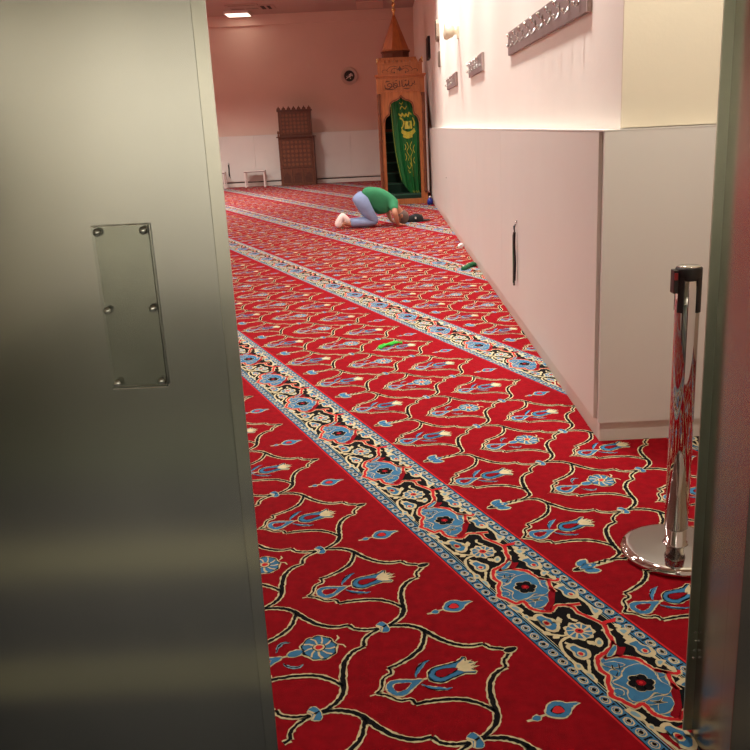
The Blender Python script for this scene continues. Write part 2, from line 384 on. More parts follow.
    def leaf(x, y, l, a, w=.012):
        dx, dy = math.cos(a), math.sin(a); x -= P_S
        fill(crom([(x, y), (x+dx*l*.5-dy*w, y+dy*l*.5+dx*w), (x+dx*l, y+dy*l), (x+dx*l*.5+dy*w*.7, y+dy*l*.5-dx*w*.7)], 3, True), C_CREAM, 4)
    for x, y, l, a in ((.62, .06, .04, 1.2), (.645, -.01, .03, .4), (.56, .075, .035, 2.), (.53, -.02, .035, 2.8), (.51, -.04, .03, .4), (.85, .112, .03, .3), (.9, .1, .03, 2.4), (1.03, -.09, .035, .5), (.92, -.1, .03, 2.8),
                       (.61, .118, .03, .1), (.58, -.06, .03, -1.4), (1.0, -.06, .03, .6), (.7, .1, .03, 2.7), (1.12, -.1, .03, .7)):
        leaf(x, y, l, a)
    return out

def build_floor():
    dv = np.array([math.sin(TH), -math.cos(TH)]); nv = np.array([math.cos(TH), math.sin(TH)])
    V, LV, LS, MI = [], [], [], []; nvert = 0
    near, far = pattern(.0062, .0021), pattern(.03, 0.)
    def pack(pat):
        pts = np.array([p for poly, c, l in pat for p in poly]); z = np.array([l*.00035+.0002 for poly, c, l in pat for _ in poly])
        n = np.array([len(poly) for poly, c, l in pat]); c = np.array([c for poly, cc, l in pat for c in [cc]])
        st = np.concatenate([[0], np.cumsum(n)[:-1]])
        cen = np.add.reduceat(pts, st, axis=0)/n[:, None]
        return pts, z, n, c, cen
    NP, FP = pack(near), pack(far)
    for j in range(-3, 9):
        for i in range(-60, 14):
            s0 = S0+i*P_S; t0 = T0+j*P_T
            ctr = (s0+.2)*dv+(t0-.6)*nv
            if ctr[1] < .8 or ctr[1] > 26.6 or ctr[0] > 3.2 or ctr[0] < -.27*ctr[1]-3.0: continue
            pts, z, n, c, cen = NP if ctr[1] < 11 else FP
            W = (pts[:, :1]+s0)*dv+(pts[:, 1:]+t0)*nv
            cw = (cen[:, :1]+s0)*dv+(cen[:, 1:]+t0)*nv
            ok = (cw[:, 1] > np.where((cw[:, 0] > -.30) & (cw[:, 0] < .702), 1.665, 1.83)) & (cw[:, 1] < 25.8) & (cw[:, 0] < np.where(cw[:, 1] < 3.86, 2.57, 1.03)) & (cw[:, 0] > -8.9)
            if not ok.any(): continue
            vk = np.repeat(ok, n)
            W = W[vk]; zz = z[vk]; nn = n[ok]
            V.append(np.column_stack([W, zz])); LV.append(np.arange(len(W))+nvert); LS.append(nn); MI.append(c[ok]); nvert += len(W)
    # the red ground: an L-shaped floor
    g = np.array([(-9, 1.8, 0), (-.305, 1.8, 0), (-.305, 1.66, 0), (.705, 1.66, 0), (.705, 1.8, 0), (2.6, 1.8, 0), (2.6, 3.9, 0), (1.06, 3.9, 0), (1.06, 25.85, 0), (-9, 25.85, 0)], float)
    V.append(g); LV.append(np.arange(10)+nvert); LS.append(np.array([10])); MI.append(np.array([C_RED])); nvert += 10
    V = np.concatenate(V); LV = np.concatenate(LV); LS = np.concatenate(LS); MI = np.concatenate(MI)
    me = bpy.data.meshes.new('floor')
    me.vertices.add(len(V)); me.vertices.foreach_set('co', V.astype(np.float32).ravel())
    me.loops.add(len(LV)); me.loops.foreach_set('vertex_index', LV.astype(np.int32))
    me.polygons.add(len(LS)); st = np.concatenate([[0], np.cumsum(LS)[:-1]])
    me.polygons.foreach_set('loop_start', st.astype(np.int32))
    me.polygons.foreach_set('material_index', MI.astype(np.int32))
    me.update(calc_edges=True)
    for m in CARPET: me.materials.append(m)
    # every pile faces up
    nr = np.zeros(len(LS)*3, np.float32); me.polygons.foreach_get('normal', nr)
    flip = np.nonzero(nr.reshape(-1, 3)[:, 2] < 0)[0]
    if len(flip):
        bmx = bmesh.new(); bmx.from_mesh(me); bmx.faces.ensure_lookup_table()
        bmesh.ops.reverse_faces(bmx, faces=[bmx.faces[k] for k in flip]); bmx.to_mesh(me); bmx.free()
    o = link('floor', me); o['kind'] = 'structure'
    o['label'] = 'red wall-to-wall prayer carpet with tulip lattice and dark patterned row bands'
build_floor()

# ------------------------------------------------------------------ room shell
YB, ZC, XR = 25.85, 4.71, 1.06
struct('wall_back', boxes(((-9.1, YB, 0), (2.7, YB+.15, ZC+.1))), PLASTER_B)
struct('wall_left', boxes(((-9.15, 1.8, 0), (-9, YB, ZC+.1))), PLASTER_B)
struct('wall_right', boxes(((XR, 3.9, 0), (2.7, YB, ZC+.1))), [PLASTER])
# the return of the right wall beside the entrance takes a yellower cream
struct('trim_1', boxes(((XR, 3.885, 1.45), (2.6, 3.8995, ZC))), PLASTER_C)
struct('wall_entrance', boxes(((2.6, 1.95, 0), (2.75, 3.9, ZC+.1))), PLASTER_C)
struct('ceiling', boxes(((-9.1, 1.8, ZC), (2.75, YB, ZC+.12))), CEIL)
struct('trim_2', boxes(((-9, YB-.1, 4.43), (XR, YB-.001, ZC-.001))), PLASTER_B)
# entrance wall with the steel-lined opening
struct('wall_front', boxes(((-9.1, 1.80, 0), (-1.1, 1.95, ZC+.1)), ((.86, 1.62, 0), (2.75, 1.95, ZC+.1)), ((-1.1, 1.80, 2.75), (.86, 1.95, ZC+.1))), PLASTER)
# corridor the picture is taken from
def reflected_band_mat():  # floor bands invented so the steel door reflects light and dark stripes
    m = mat('corridor_reflected_bands', (70, 70, 62), .45, var=.12, scale=3)
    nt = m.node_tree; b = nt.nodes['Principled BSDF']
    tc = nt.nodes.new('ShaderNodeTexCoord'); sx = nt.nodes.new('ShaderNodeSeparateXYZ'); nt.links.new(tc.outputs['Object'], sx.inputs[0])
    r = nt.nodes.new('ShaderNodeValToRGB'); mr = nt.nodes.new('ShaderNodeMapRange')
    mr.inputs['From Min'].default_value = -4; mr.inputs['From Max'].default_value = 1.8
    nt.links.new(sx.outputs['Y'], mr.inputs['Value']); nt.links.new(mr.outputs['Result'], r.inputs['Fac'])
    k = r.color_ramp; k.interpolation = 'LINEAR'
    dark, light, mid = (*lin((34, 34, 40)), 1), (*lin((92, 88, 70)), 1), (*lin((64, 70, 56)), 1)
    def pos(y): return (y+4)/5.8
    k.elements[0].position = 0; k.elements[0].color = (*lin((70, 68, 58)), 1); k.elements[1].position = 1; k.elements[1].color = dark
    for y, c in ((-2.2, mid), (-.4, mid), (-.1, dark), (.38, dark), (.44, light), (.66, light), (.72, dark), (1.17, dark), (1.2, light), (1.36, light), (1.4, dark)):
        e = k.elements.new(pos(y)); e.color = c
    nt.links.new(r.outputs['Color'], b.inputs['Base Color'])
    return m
struct('floor_corridor', boxes(((-3.2, -5.1, -.1), (3.2, 1.8, -.001))), reflected_band_mat())
CORR = mat('corridor_paint', (204, 196, 178), .8, var=.02, scale=1)
struct('wall_corridor_back', boxes(((-3.2, -5.1, 0), (3.2, -5, 2.8))), CORR)
struct('wall_corridor_left', boxes(((-3.2, -5, 0), (-3.1, 1.8, 2.8))), CORR)
struct('wall_corridor_right', boxes(((3.1, -5, 0), (3.2, 1.6, 2.8))), CORR)
struct('ceiling_corridor', boxes(((-3.2, -5.1, 2.8), (3.2, 1.8, 2.9))), CORR)

# sliding steel door leaf
YD = 1.72
door = struct('door_1', boxes(((-1.75, YD, .012), (-.345, YD+.045, 2.7)), bev=.002), STEEL)
tag(door, 'large brushed stainless steel sliding door leaf filling the left of the view')
obj('edge_trim', boxes(((-.345, YD-.0015, .012), (-.3165, YD+.003, 2.7)), bev=.001), STEEL_E, door)
# acrylic plate on six studs
g = bpy.data.materials.new('clear_acrylic'); g.use_nodes = True
nt = g.node_tree; gb = nt.nodes['Principled BSDF']; gb.inputs['Roughness'].default_value = .05; gb.inputs['Base Color'].default_value = (.5, .5, .48, 1)
tb = nt.nodes.new('ShaderNodeBsdfTransparent'); tb.inputs[0].default_value = (.96, .97, .95, 1); mx = nt.nodes.new('ShaderNodeMixShader'); mx.inputs[0].default_value = .05
nt.links.new(tb.outputs[0], mx.inputs[1]); nt.links.new(gb.outputs[0], mx.inputs[2]); nt.links.new(mx.outputs[0], nt.nodes['Material Output'].inputs[0])
px0, px1, pz0, pz1 = -.586, -.472, .998, 1.336
plate = obj('cover_plate', boxes(((px0, YD-.011, pz0), (px1, YD-.007, pz1)), bev=.0006), g, door)
obj('edge_shadow', boxes(((px1, YD-.011, pz0), (px1+.0006, YD-.0065, pz1))), GAP, plate)  # dark bar painted in as the shadow line along the plate's right edge
obj('edge_glow', boxes(((px0, YD-.011, pz1), (px1, YD-.007, pz1+.0009)), ((px0, YD-.011, pz0-.0007), (px1, YD-.007, pz0))), WHITEP, plate)  # white bars paint the bright glow of the top and bottom edges
for zz in (pz0+.012, (pz0+pz1)/2-.002, pz1-.012):
    for xx in (px0+.011, px1-.011):
        st = obj('stud', lathe([(.0045, 0), (.0045, -.007), (.008, -.0071), (.0085, -.009), (.0075, -.0125), (.004, -.0145), (.001, -.015)], 18, (xx, YD, zz), 'y'), CHROME_S, plate, True)

# right steel jamb with its stop strip
j = bmesh.new(); box(j, (.709, 1.63, 0), (.86, 1.80, 2.75), .0015)
jamb = struct('trim_3', j, STEEL_J); tag(jamb, 'stainless steel door jamb reflecting the red carpet at the right edge')
obj('stop_strip', boxes(((.6865, 1.795, .012), (.7105, 1.7995, 2.75)), bev=.0008), STEEL_S, jamb)
obj('front_profile', boxes(((.705, 1.565, 0), (.86, 1.629, 2.75)), bev=.0015), STEEL_J, jamb)
for xx, zz in ((.7035, .292), (.7055, .268), (.7035, .242), (.7015, .222)):
    obj('screw', lathe([(.003, 0), (.003, -.001), (.0018, -.0018)], 12, (xx, 1.795, zz), 'y'), CHROME_S, jamb, True)

# ------------------------------------------------------------------ laminate cabinet runs
ZT, XF, YE = 1.445, .967, 3.82
def cabinet(y0, y1, label, lock=None):
    t = thing('cabinet', label, 'cabinet', (XF, (y0+y1)/2, 0), 0, 'pale cabinets along the right wall')
    h = (y1-y0)/2
    obj('body', boxes(((.02, -h, .095), (XR-XF-.002, h, ZT-.006))), LAMINATE, t)
    d = obj('door', boxes(((0, -h+.002, .095), (.019, h-.002, ZT-.0065)), bev=.0015), LAMINATE, t)
    if lock is not None:
        obj('lock', lathe([(.012, 0), (.012, -.004), (.007, -.006), (.006, -.012)], 14, (0, lock[0]-(y0+y1)/2, lock[1]), 'x'), CHROME_S, d, True)
    obj('plinth', boxes(((.014, -h, 0), (XR-XF-.002, h, .094))), PLINTH, t)
    return t
ys = [7.13, 8.96, 10.6, 12.364, 14.9, 17.6]
cabinet(YE+.081, ys[0], 'wide pale laminate cabinet nearest the entrance with a black lanyard hanging from its lock', (6.28, .79))
cabinet(ys[0], ys[1], 'narrow pale laminate cabinet just beyond the one with the lanyard')
cabinet(ys[1], ys[2], 'pale laminate cabinet beside the dark green cloth on the carpet')
cabinet(ys[2], ys[3], 'pale laminate cabinet beside the white tissue on the carpet')
cabinet(ys[3], ys[4], 'pale laminate cabinet near the black cap with a small lock on its door', (13.24, .72))
cabinet(ys[4], ys[5], 'farthest pale laminate cabinet of the right wall next to the wooden minbar')
t = thing('end_cabinet', 'pale laminate cabinet end facing the entrance behind the chrome barrier post', 'cabinet', (XF, YE, 0))
obj('body', boxes(((.02, .022, .095), (1.63, .078, ZT-.006))), LAMINATE, t)
obj('end_panel', boxes(((.004, 0, .095), (1.63, .019, ZT-.0065)), bev=.0015), LAMINATE, t)
obj('plinth', boxes(((.014, .014, 0), (1.63, .078, .094))), PLINTH, t)
o = obj('worktop', boxes(((XF-.001, YE-.001, ZT-.006), (XR-.001, ys[5], ZT)), ((XR-.001, YE-.001, ZT-.006), (2.599, 3.899, ZT))), LAMINATE)
tag(o, 'thin pale ledge running along the top of the right wall cabinets', 'ledge')

def back_cabinet(x0, x1, label):
    t = thing('cabinet', label, 'cabinet', ((x0+x1)/2, YB-.25, 0), 0, 'pale cabinets along the back wall')
    h = (x1-x0)/2
    obj('body', boxes(((-h, .02, .14), (h, .248, ZT-.0065))), LAMINATE, t)
    obj('door', boxes(((-h+.003, 0, .16), (h-.003, .019, ZT-.0065)), bev=.0015), LAMINATE, t)
    obj('plinth', boxes(((-h, .006, 0), (h, .248, .11))), PLINTH, t)
    obj('shadow_gap', boxes(((-h, .03, .11), (h, .24, .14))), GAP, t)  # solid dark box paints the shade between door and plinth
back_cabinet(-6.2, -4.9, 'pale back wall cabinet at the far left behind the steel door edge')
back_cabinet(-4.9, -3.70, 'pale back wall cabinet with a dark key strap, left of the wooden pulpit')
back_cabinet(-3.70, -2.5, 'pale back wall cabinet directly left of and behind the wooden pulpit')
back_cabinet(-2.5, -.9, 'pale back wall cabinet in the shadow right of the wooden pulpit')
back_cabinet(-.9, XR-.02, 'pale back wall cabinet behind the wooden minbar')
o = obj('worktop', boxes(((-6.2, YB-.252, ZT-.006), (XR-.01, YB-.001, ZT))), LAMINATE); tag(o, 'thin pale ledge along the top of the back wall cabinets', 'ledge')

# lanyards
def lanyard(loc, rz, label, k=1.):
    t = thing('key_lanyard', label, 'lanyard', loc, rz)
    b = bmesh.new(); tube(b, [(0, 0, 0), (-.008, .002, -.03*k), (-.006, 0, -.07*k)], .005)
    tube(b, [(-.006, 0, -.06*k), (-.008, .03*k, -.04*k), (-.006, .05*k, -.02*k)], .004); obj('key', b, BLACKP, t)
    b = bmesh.new()
    for y, l, w in ((-.008, .36, .011), (.014, .40, .009), (.004, .33, .012)):
        pts = [(-.008-.002*math.sin(i*.9), y+.004*math.sin(i*.8+y*90), -.06*k-l*k*i/9) for i in range(10)]
        tube(b, pts, w*.8, 6)
    obj('strap', b, [BLACKP], t)
    b = bmesh.new(); tube(b, [(-.014, .016+.004*math.sin(i), -.08*k-.36*k*i/8) for i in range(9)], .006, 6); obj('green_strap', b, DGREEN, t)
    return t
lanyard((XF-.012, 6.28, .775), 0, 'black and dark green key lanyard hanging from the near right cabinet lock')
lanyard((-4.5, YB-.268, .70), -PI/2, 'dark key strap hanging on the back wall cabinet at far left', .95)

# ------------------------------------------------------------------ coat hook rails on the right wall
def hook_rail(y0, y1, hooks, label):
    t = thing('coat_hook_rail', label, 'hook rail', (XR, y0, 2.0), 0, 'grey coat hook rails on the right wall')
    obj('board', boxes(((-.024, 0, .0), (-.001, y1-y0, .17)), bev=.002), GREYP, t)
    obj('end_cap', boxes(((-.026, -.02, -.002), (-.001, .0, .172)), bev=.002), GREYE, t)
    for y in hooks:
        y = y-y0; b = bmesh.new()
        box(b, (-.03, y-.008, .055), (-.0245, y+.008, .125), .002)
        tube(b, [(-.028, y, .11), (-.04, y, .108), (-.05, y, .115), (-.053, y, .125)], .006)
        bmesh.ops.create_uvsphere(b, u_segments=10, v_segments=6, radius=.013, matrix=Matrix.Translation((-.053, y, .13)))
        tube(b, [(-.028, y, .075), (-.038, y, .05), (-.052, y, .045), (-.058, y, .055)], .006)
        bmesh.ops.create_uvsphere(b, u_segments=10, v_segments=6, radius=.011, matrix=Matrix.Translation((-.059, y, .06)))
        obj('hook', b, CHROME_S, t, True)
hook_rail(4.48, 7.15, [4.62+.2565*i for i in range(10)], 'long grey coat hook rail cut off by the top of the view, nearest of three')
hook_rail(8.95, 10.28, [9.1+.255*i for i in range(5)], 'short grey coat hook rail in the middle of the three on the right wall')
hook_rail(12.0, 13.6, [12.15+.31*i for i in range(5)], 'farthest small grey coat hook rail below the wall lamp')

# wall lamp, grille speaker, small wall devices
t = thing('wall_lamp', 'cream wall floodlight on a bracket above the farthest hook rail', 'wall lamp', (XR, 11.7, 2.64))
obj('bracket', boxes(((-.02, -.07, -.08), (0, .07, .06)), ((-.06, -.02, -.03), (-.02, .02, .02)), bev=.003), CREAMP, t)
b = bmesh.new(); prism(b, [(-.19, .10), (-.075, .075), (-.05, .02), (-.06, -.05), (-.16, -.095), (-.195, -.07)], .16, (0, -.08, 0), 'xz')
bmesh.ops.bevel(b, geom=list(b.edges), offset=.012, segments=2, affect='EDGES')
obj('lamp_head', b, CREAMP, t, True)
t = thing('wall_speaker', 'dark ribbed speaker high on the far right wall, above a thin device', 'speaker', (XR, 15.4, 3.03))
b = bmesh.new(); prism(b, [(-.17, -.1), (-.17, .1), (-.07, .17), (.07, .17), (.17, .1), (.17, -.1), (.07, -.17), (-.07, -.17)], .05, (-.0505, 0, 0), 'yz')
obj('case', b, mat('speaker_case', (150, 132, 114), .6), t)
obj('grille', boxes(*[((-.058, -.13, -.13+i*.037), (-.0505, .13, -.112+i*.037)) for i in range(8)]), mat('speaker_grey', (96, 82, 70), .6), t)
o = obj('wall_sensor', boxes(((XR-.03, 15.2, 2.45), (XR-.001, 15.42, 2.69)), bev=.006), mat('sensor_grey', (110, 92, 80), .6)); tag(o, 'thin dark wall device below the ribbed speaker on right wall', 'wall device')
o = obj('wall_sign', boxes(((XR-.05, 17.95, 2.78), (XR-.001, 18.6, 3.2)), bev=.01), BLACKP); tag(o, 'black box on the right wall just behind the wooden minbar', 'wall box')

# ------------------------------------------------------------------ minbar
MX, MY = .42, 17.3
t = mb = thing('minbar', 'tall carved wooden minbar with green steps and pointed spire in the right corner', 'minbar', (MX, MY, 0))
def mp(p): return [(x, z) for x, z in p]
half = [(0, 2.06), (.022, 2.02), (.077, 1.985), (.15, 1.965), (.2, 1.925), (.222, 1.86), (.222, 1.78), (.235, 1.72), (.29, 1.68), (.32, 1.63), (.335, 1.57)]
arch = [(-x, z) for x, z in half[::-1]]+half[1:]
outl = [(-.385, .1), (-.335, .1)]+arch+[(.335, .1), (.385, .1), (.385, 2.14), (-.385, 2.14)]
b = bmesh.new(); prism(b, outl, .05, (0, 0, 0)); obj('arch_panel', b, WOOD, t)
b = bmesh.new()
ar2 = [(x*1.0+(.014 if x > 0 else -.014 if x < 0 else 0), z+.018) for x, z in arch]
ribbon(b, ar2, .018, lambda u, v, h: Vector((u, -h, v)), .012); obj('arch_moulding', b, WOOD_D, t)
for s in (-1, 1):
    obj('post', boxes(((min(s*.385, s*.465), 0, .1), (max(s*.385, s*.465), .09, 2.48)), bev=.004), WOOD, t)
    prof = [(.02, .22), (.034, .24), (.034, .27), (.022, .29), (.03, .33), (.034, .45), (.024, .62), (.034, .64), (.024, .67), (.026, .85), (.03, 1.05), (.024, 1.2), (.036, 1.22), (.036, 1.25), (.022, 1.28),
            (.03, 1.33), (.032, 1.5), (.024, 1.72), (.036, 1.75), (.024, 1.78), (.028, 1.95), (.024, 2.05), (.036, 2.08), (.036, 2.12)]
    obj('turned_column', lathe(prof, 16, (s*.428, -.025, 0)), WOOD_D, t, True)
obj('base', boxes(((-.485, -.05, 0), (.485, .12, .10)), bev=.006), WOOD, t)
f = obj('frieze', boxes(((-.385, -.005, 2.14), (.385, .07, 2.48))), WOOD, t)
obj('frieze_moulding', boxes(((-.37, -.02, 2.155), (.37, -.005, 2.185)), ((-.37, -.02, 2.415), (.37, -.005, 2.44)), ((-.37, -.015, 2.185), (-.35, -.005, 2.415)), ((.35, -.015, 2.185), (.37, -.005, 2.415)), bev=.003), SPIRE, f)
# carved line of script
b = bmesh.new(); fn = lambda u, v, h: Vector((u, -.0055-h, v))
for pts in ([(-.3, 2.3), (-.29, 2.24), (-.24, 2.22), (-.18, 2.25), (-.17, 2.31), (-.22, 2.33), (-.25, 2.29), (-.2, 2.26), (-.12, 2.27)], [(-.14, 2.36), (-.13, 2.25), (-.08, 2.24), (-.06, 2.3), (-.09, 2.33), (-.12, 2.3), (-.05, 2.26), (.02, 2.27)],
            [(-.02, 2.38), (-.015, 2.27)], [(.03, 2.39), (.035, 2.27), (.08, 2.26), (.1, 2.31), (.12, 2.26), (.15, 2.31), (.17, 2.26), (.22, 2.27), (.24, 2.32), (.27, 2.29), (.31, 2.3)], [(.16, 2.38), (.165, 2.3)], [(.27, 2.37), (.275, 2.31)],
            [(-.29, 2.36), (-.25, 2.375), (-.2, 2.365)], [(-.1, 2.375), (-.06, 2.39)], [(.08, 2.37), (.12, 2.38)], [(-.3, 2.22), (-.2, 2.205), (-.1, 2.215)], [(.06, 2.22), (.12, 2.21), (.2, 2.22)]):
    q = crom(pts, 4); ribbon(b, q, [.008+.012*abs(math.sin(2.5*i/len(q)+.6)) for i in range(len(q))], fn, .006)
obj('script_carving', b, KWOOD_D, f)
obj('cornice', boxes(((-.495, -.06, 2.48), (.495, .13, 2.515)), ((-.475, -.035, 2.45), (.475, .11, 2.48)), bev=.006), SPIRE, t)
c = obj('crown_panel', boxes(((-.43, .0, 2.515), (.43, .07, 2.76))), WOOD, t)
b = bmesh.new(); fn = lambda u, v, h: Vector((u, -.0005-h, v))
for s in (-1, 1):
    for pts in ([(s*.03, 2.6), (s*.08, 2.64), (s*.14, 2.63), (s*.17, 2.58), (s*.14, 2.555)], [(s*.05, 2.67), (s*.12, 2.69), (s*.2, 2.67), (s*.24, 2.62)], [(s*.22, 2.58), (s*.28, 2.62), (s*.34, 2.6), (s*.33, 2.56)]):
        ribbon(b, crom(pts, 4), .012, fn, .005)
    prism(b, [(s*.11+.018*math.cos(a), 2.555+.018*math.sin(a)) for a in [k*PI/4 for k in range(8)]], -.006, (0, 0, 0))
prism(b, crom([(0, 2.575), (.025, 2.61), (.045, 2.625), (.02, 2.65), (0, 2.69), (-.02, 2.65), (-.045, 2.625), (-.025, 2.61)], 3, True), -.006, (0, 0, 0))
obj('crown_carving', b, KWOOD_D, c)
obj('crown_moulding', boxes(((-.4, -.012, 2.72), (.4, 0, 2.735)), ((-.45, -.02, 2.755), (.45, .09, 2.775)), ((-.4, -.012, 2.53), (-.385, 0, 2.72)), ((.385, -.012, 2.53), (.4, 0, 2.72)), bev=.003), WOOD, c)
b = bmesh.new()
for k in range(11):
    x = -.4+.08*k
    prism(b, crom([(x-.032, 2.775), (x-.03, 2.80), (x-.012, 2.825), (x, 2.86), (x+.012, 2.825), (x+.03, 2.80), (x+.032, 2.775)], 3), .02, (0, .02, 0))
obj('cresting', b, WOOD, c)
for s in (-1, 1):
    obj('corner_finial', lathe([(.016, 2.775), (.016, 2.8), (.008, 2.81), (.02, 2.835), (.016, 2.86), (.004, 2.885)], 12, (s*.43, .03, 0)), GOLD, c, True)
# the upper gate is a little lower than first drawn
def gate_z(z):
    if z <= 2.14: return z
    return 2.14+(z-2.14)*(.33/.375) if z <= 2.515 else 2.47+(z-2.515)*.85
for ch in mb.children_recursive:
    for v in ch.data.vertices: v.co.z = gate_z(v.co.z)
# flight of steps
for k in range(7):
    st = obj('step', boxes(((-.37, .10+.25*k, 0), (.37, .35+.25*k, .2*(k+1))), bev=.004), GREENC, t)
    obj('step_nosing', boxes(((-.365, .095+.25*k, .2*(k+1)-.03), (.365, .10+.25*k, .2*(k+1)-.005))), mat('step_nosing_green', (40, 86, 66), .8) if k == 0 else bpy.data.materials['step_nosing_green'], st)
obj('platform', boxes(((-.4, 1.85, 0), (.4, 2.75, 1.45))), WOOD_D, t)
for s in (-1, 1):
    b = bmesh.new(); prism(b, [(.09, 0), (2.75, 0), (2.75, 2.3), (1.85, 2.3), (.09, .95)], .03, (s*.43-.015, 0, 0), 'yz'); obj('side_panel', b, WOOD, t)
    b = bmesh.new(); tube(b, [(s*.43, .1, 1.0), (s*.43, 1.85, 2.34), (s*.43, 2.75, 2.34)], .03); obj('handrail', b, WOOD_D, t)
# back cloth hides the room beyond the platform
obj('inner_panel', boxes(((-.4, 2.7, 1.45), (.4, 2.75, 2.9))), mat('inner_green', (12, 40, 28), .9), t)
cz = 2.25
for sx in (-1, 1):
    for sy in (-1, 1):
        obj('canopy_post', boxes(((sx*.34-.03, cz+sy*.3-.03, 1.45), (sx*.34+.03, cz+sy*.3+.03, 2.89))), WOOD, t)
obj('canopy', boxes(((-.4, cz-.36, 2.85), (.4, cz+.36, 2.92)), bev=.008), WOOD, t)
obj('drum', lathe([(.30, 2.92), (.30, 3.03), (.325, 3.04), (.325, 3.06)], 8, (-.03, cz, 0), rot=PI/8+.14), WOOD_D, t)
sp = obj('spire', lathe([(.318, 3.06), (.335, 3.07), (.30, 3.105), (.025, 3.80)], 8, (-.03, cz, 0), rot=PI/8+.14), SPIRE, t)
obj('finial', lathe([(r_, z_-.27) for r_, z_ in [(.03, 4.07), (.02, 4.12), (.045, 4.16), (.045, 4.18), (.014, 4.22), (.04, 4.26), (.04, 4.28), (.012, 4.32), (.034, 4.36), (.034, 4.375), (.01, 4.41), (.03, 4.45), (.028, 4.47), (.006, 4.52), (.003, 4.6)]], 16, (-.03, cz, 0)), GOLD, sp, True)

# curtain gathered to the right inside the arch
def curt(u, v):
    """u 0..1 across, v height -> position"""
    zz = v
    k = max(0., min(1., (2.0-zz)/1.9))
    xl = -.21+.05*k+.22*k*k*k; xr = .20+.14*min(1, max(0, (2.0-zz)/.45))-.02*k*k
    x = xl+(xr-xl)*u
    y = .16+.022*math.sin(u*26+1.2*k)*(.45+.55*k)+.012*math.sin(u*47+.6)+.05*u*k
    return x, y
b = bmesh.new(); nu, nz = 60, 40; gr = []
for jz in range(nz+1):
    row = []
    for iu in range(nu+1):
        u = iu/nu; bot = .42-.3*min(1, u/.42) if u < .42 else .12-.02*math.sin((u-.42)*9)
        z = 2.03-(2.03-bot)*jz/nz; x, y = curt(u, z); row.append(b.verts.new((x, y, z)))
    gr.append(row)
for a, c2 in zip(gr, gr[1:]):
    for k in range(nu): b.faces.new((a[k], a[k+1], c2[k+1], c2[k]))
cu = obj('curtain', b, CURT, None, True, (MX, MY, 0)); tag(cu, 'green satin curtain with gold embroidery hanging in the minbar doorway', 'curtain')
so = cu.modifiers.new('s', 'SOLIDIFY'); so.thickness = .004; so.offset = 1
b = bmesh.new()
def cf(u, v, h):
    x, y = curt(u, v); return Vector((x, y-.008-h, v))
def em(pts, w): ribbon(b, crom(pts, 4), w*1.45, cf, .003)
sq = [(.52, 1.47), (.52, 1.6), (.72, 1.6), (.72, 1.47)]
vs = [b.verts.new(cf(u, v, .003)) for u, v in [(.47+.28*i/6, 1.60) for i in range(7)]]+[b.verts.new(cf(u, v, .003)) for u, v in [(.75-.28*i/6, 1.45) for i in range(7)]]
b.faces.new(vs)
for pts, w in (([(.3, 1.74), (.4, 1.70), (.46, 1.74), (.52, 1.69), (.6, 1.73), (.66, 1.69), (.74, 1.75), (.82, 1.72)], .03), ([(.32, 1.66), (.4, 1.64), (.44, 1.58), (.4, 1.5), (.34, 1.46)], .028), ([(.82, 1.66), (.84, 1.58), (.8, 1.5)], .028),
               ([(.34, 1.42), (.45, 1.37), (.6, 1.35), (.75, 1.38), (.84, 1.43)], .06), ([(.38, 1.32), (.5, 1.29), (.62, 1.29), (.74, 1.31)], .03), ([(.4, 1.83), (.5, 1.88), (.6, 1.83), (.7, 1.88)], .018), ([(.42, 1.95), (.5, 1.92), (.58, 1.96)], .014),
               ([(.5, 1.2), (.56, 1.1), (.48, 1.02), (.56, .92), (.5, .84)], .014), ([(.7, 1.2), (.62, 1.1), (.7, 1.0), (.62, .9), (.66, .72)], .016), ([(.42, 1.16), (.46, 1.1), (.4, 1.05)], .014), ([(.8, 1.14), (.74, 1.06), (.8, .98)], .014),
               ([(.4, .98), (.44, .9), (.38, .84)], .014), ([(.78, .9), (.72, .84), (.78, .78)], .012), ([(.44, .74), (.52, .68), (.6, .74), (.56, .8)], .012), ([(.6, .8), (.66, .62), (.64, .52)], .012), ([(.46, .66), (.5, .6), (.56, .62)], .012)):
    em(pts, w)
for z0 in (.22, .17): ribbon(b, [(.5+.46*i/20, z0+.02*math.sin(i*1.3)) for i in range(21)], .012, cf, .003)
ribbon(b, [(.025, 1.95-1.5*i/30) for i in range(31)], .012, cf, .003)
obj('embroidery', b, GOLDT, cu)

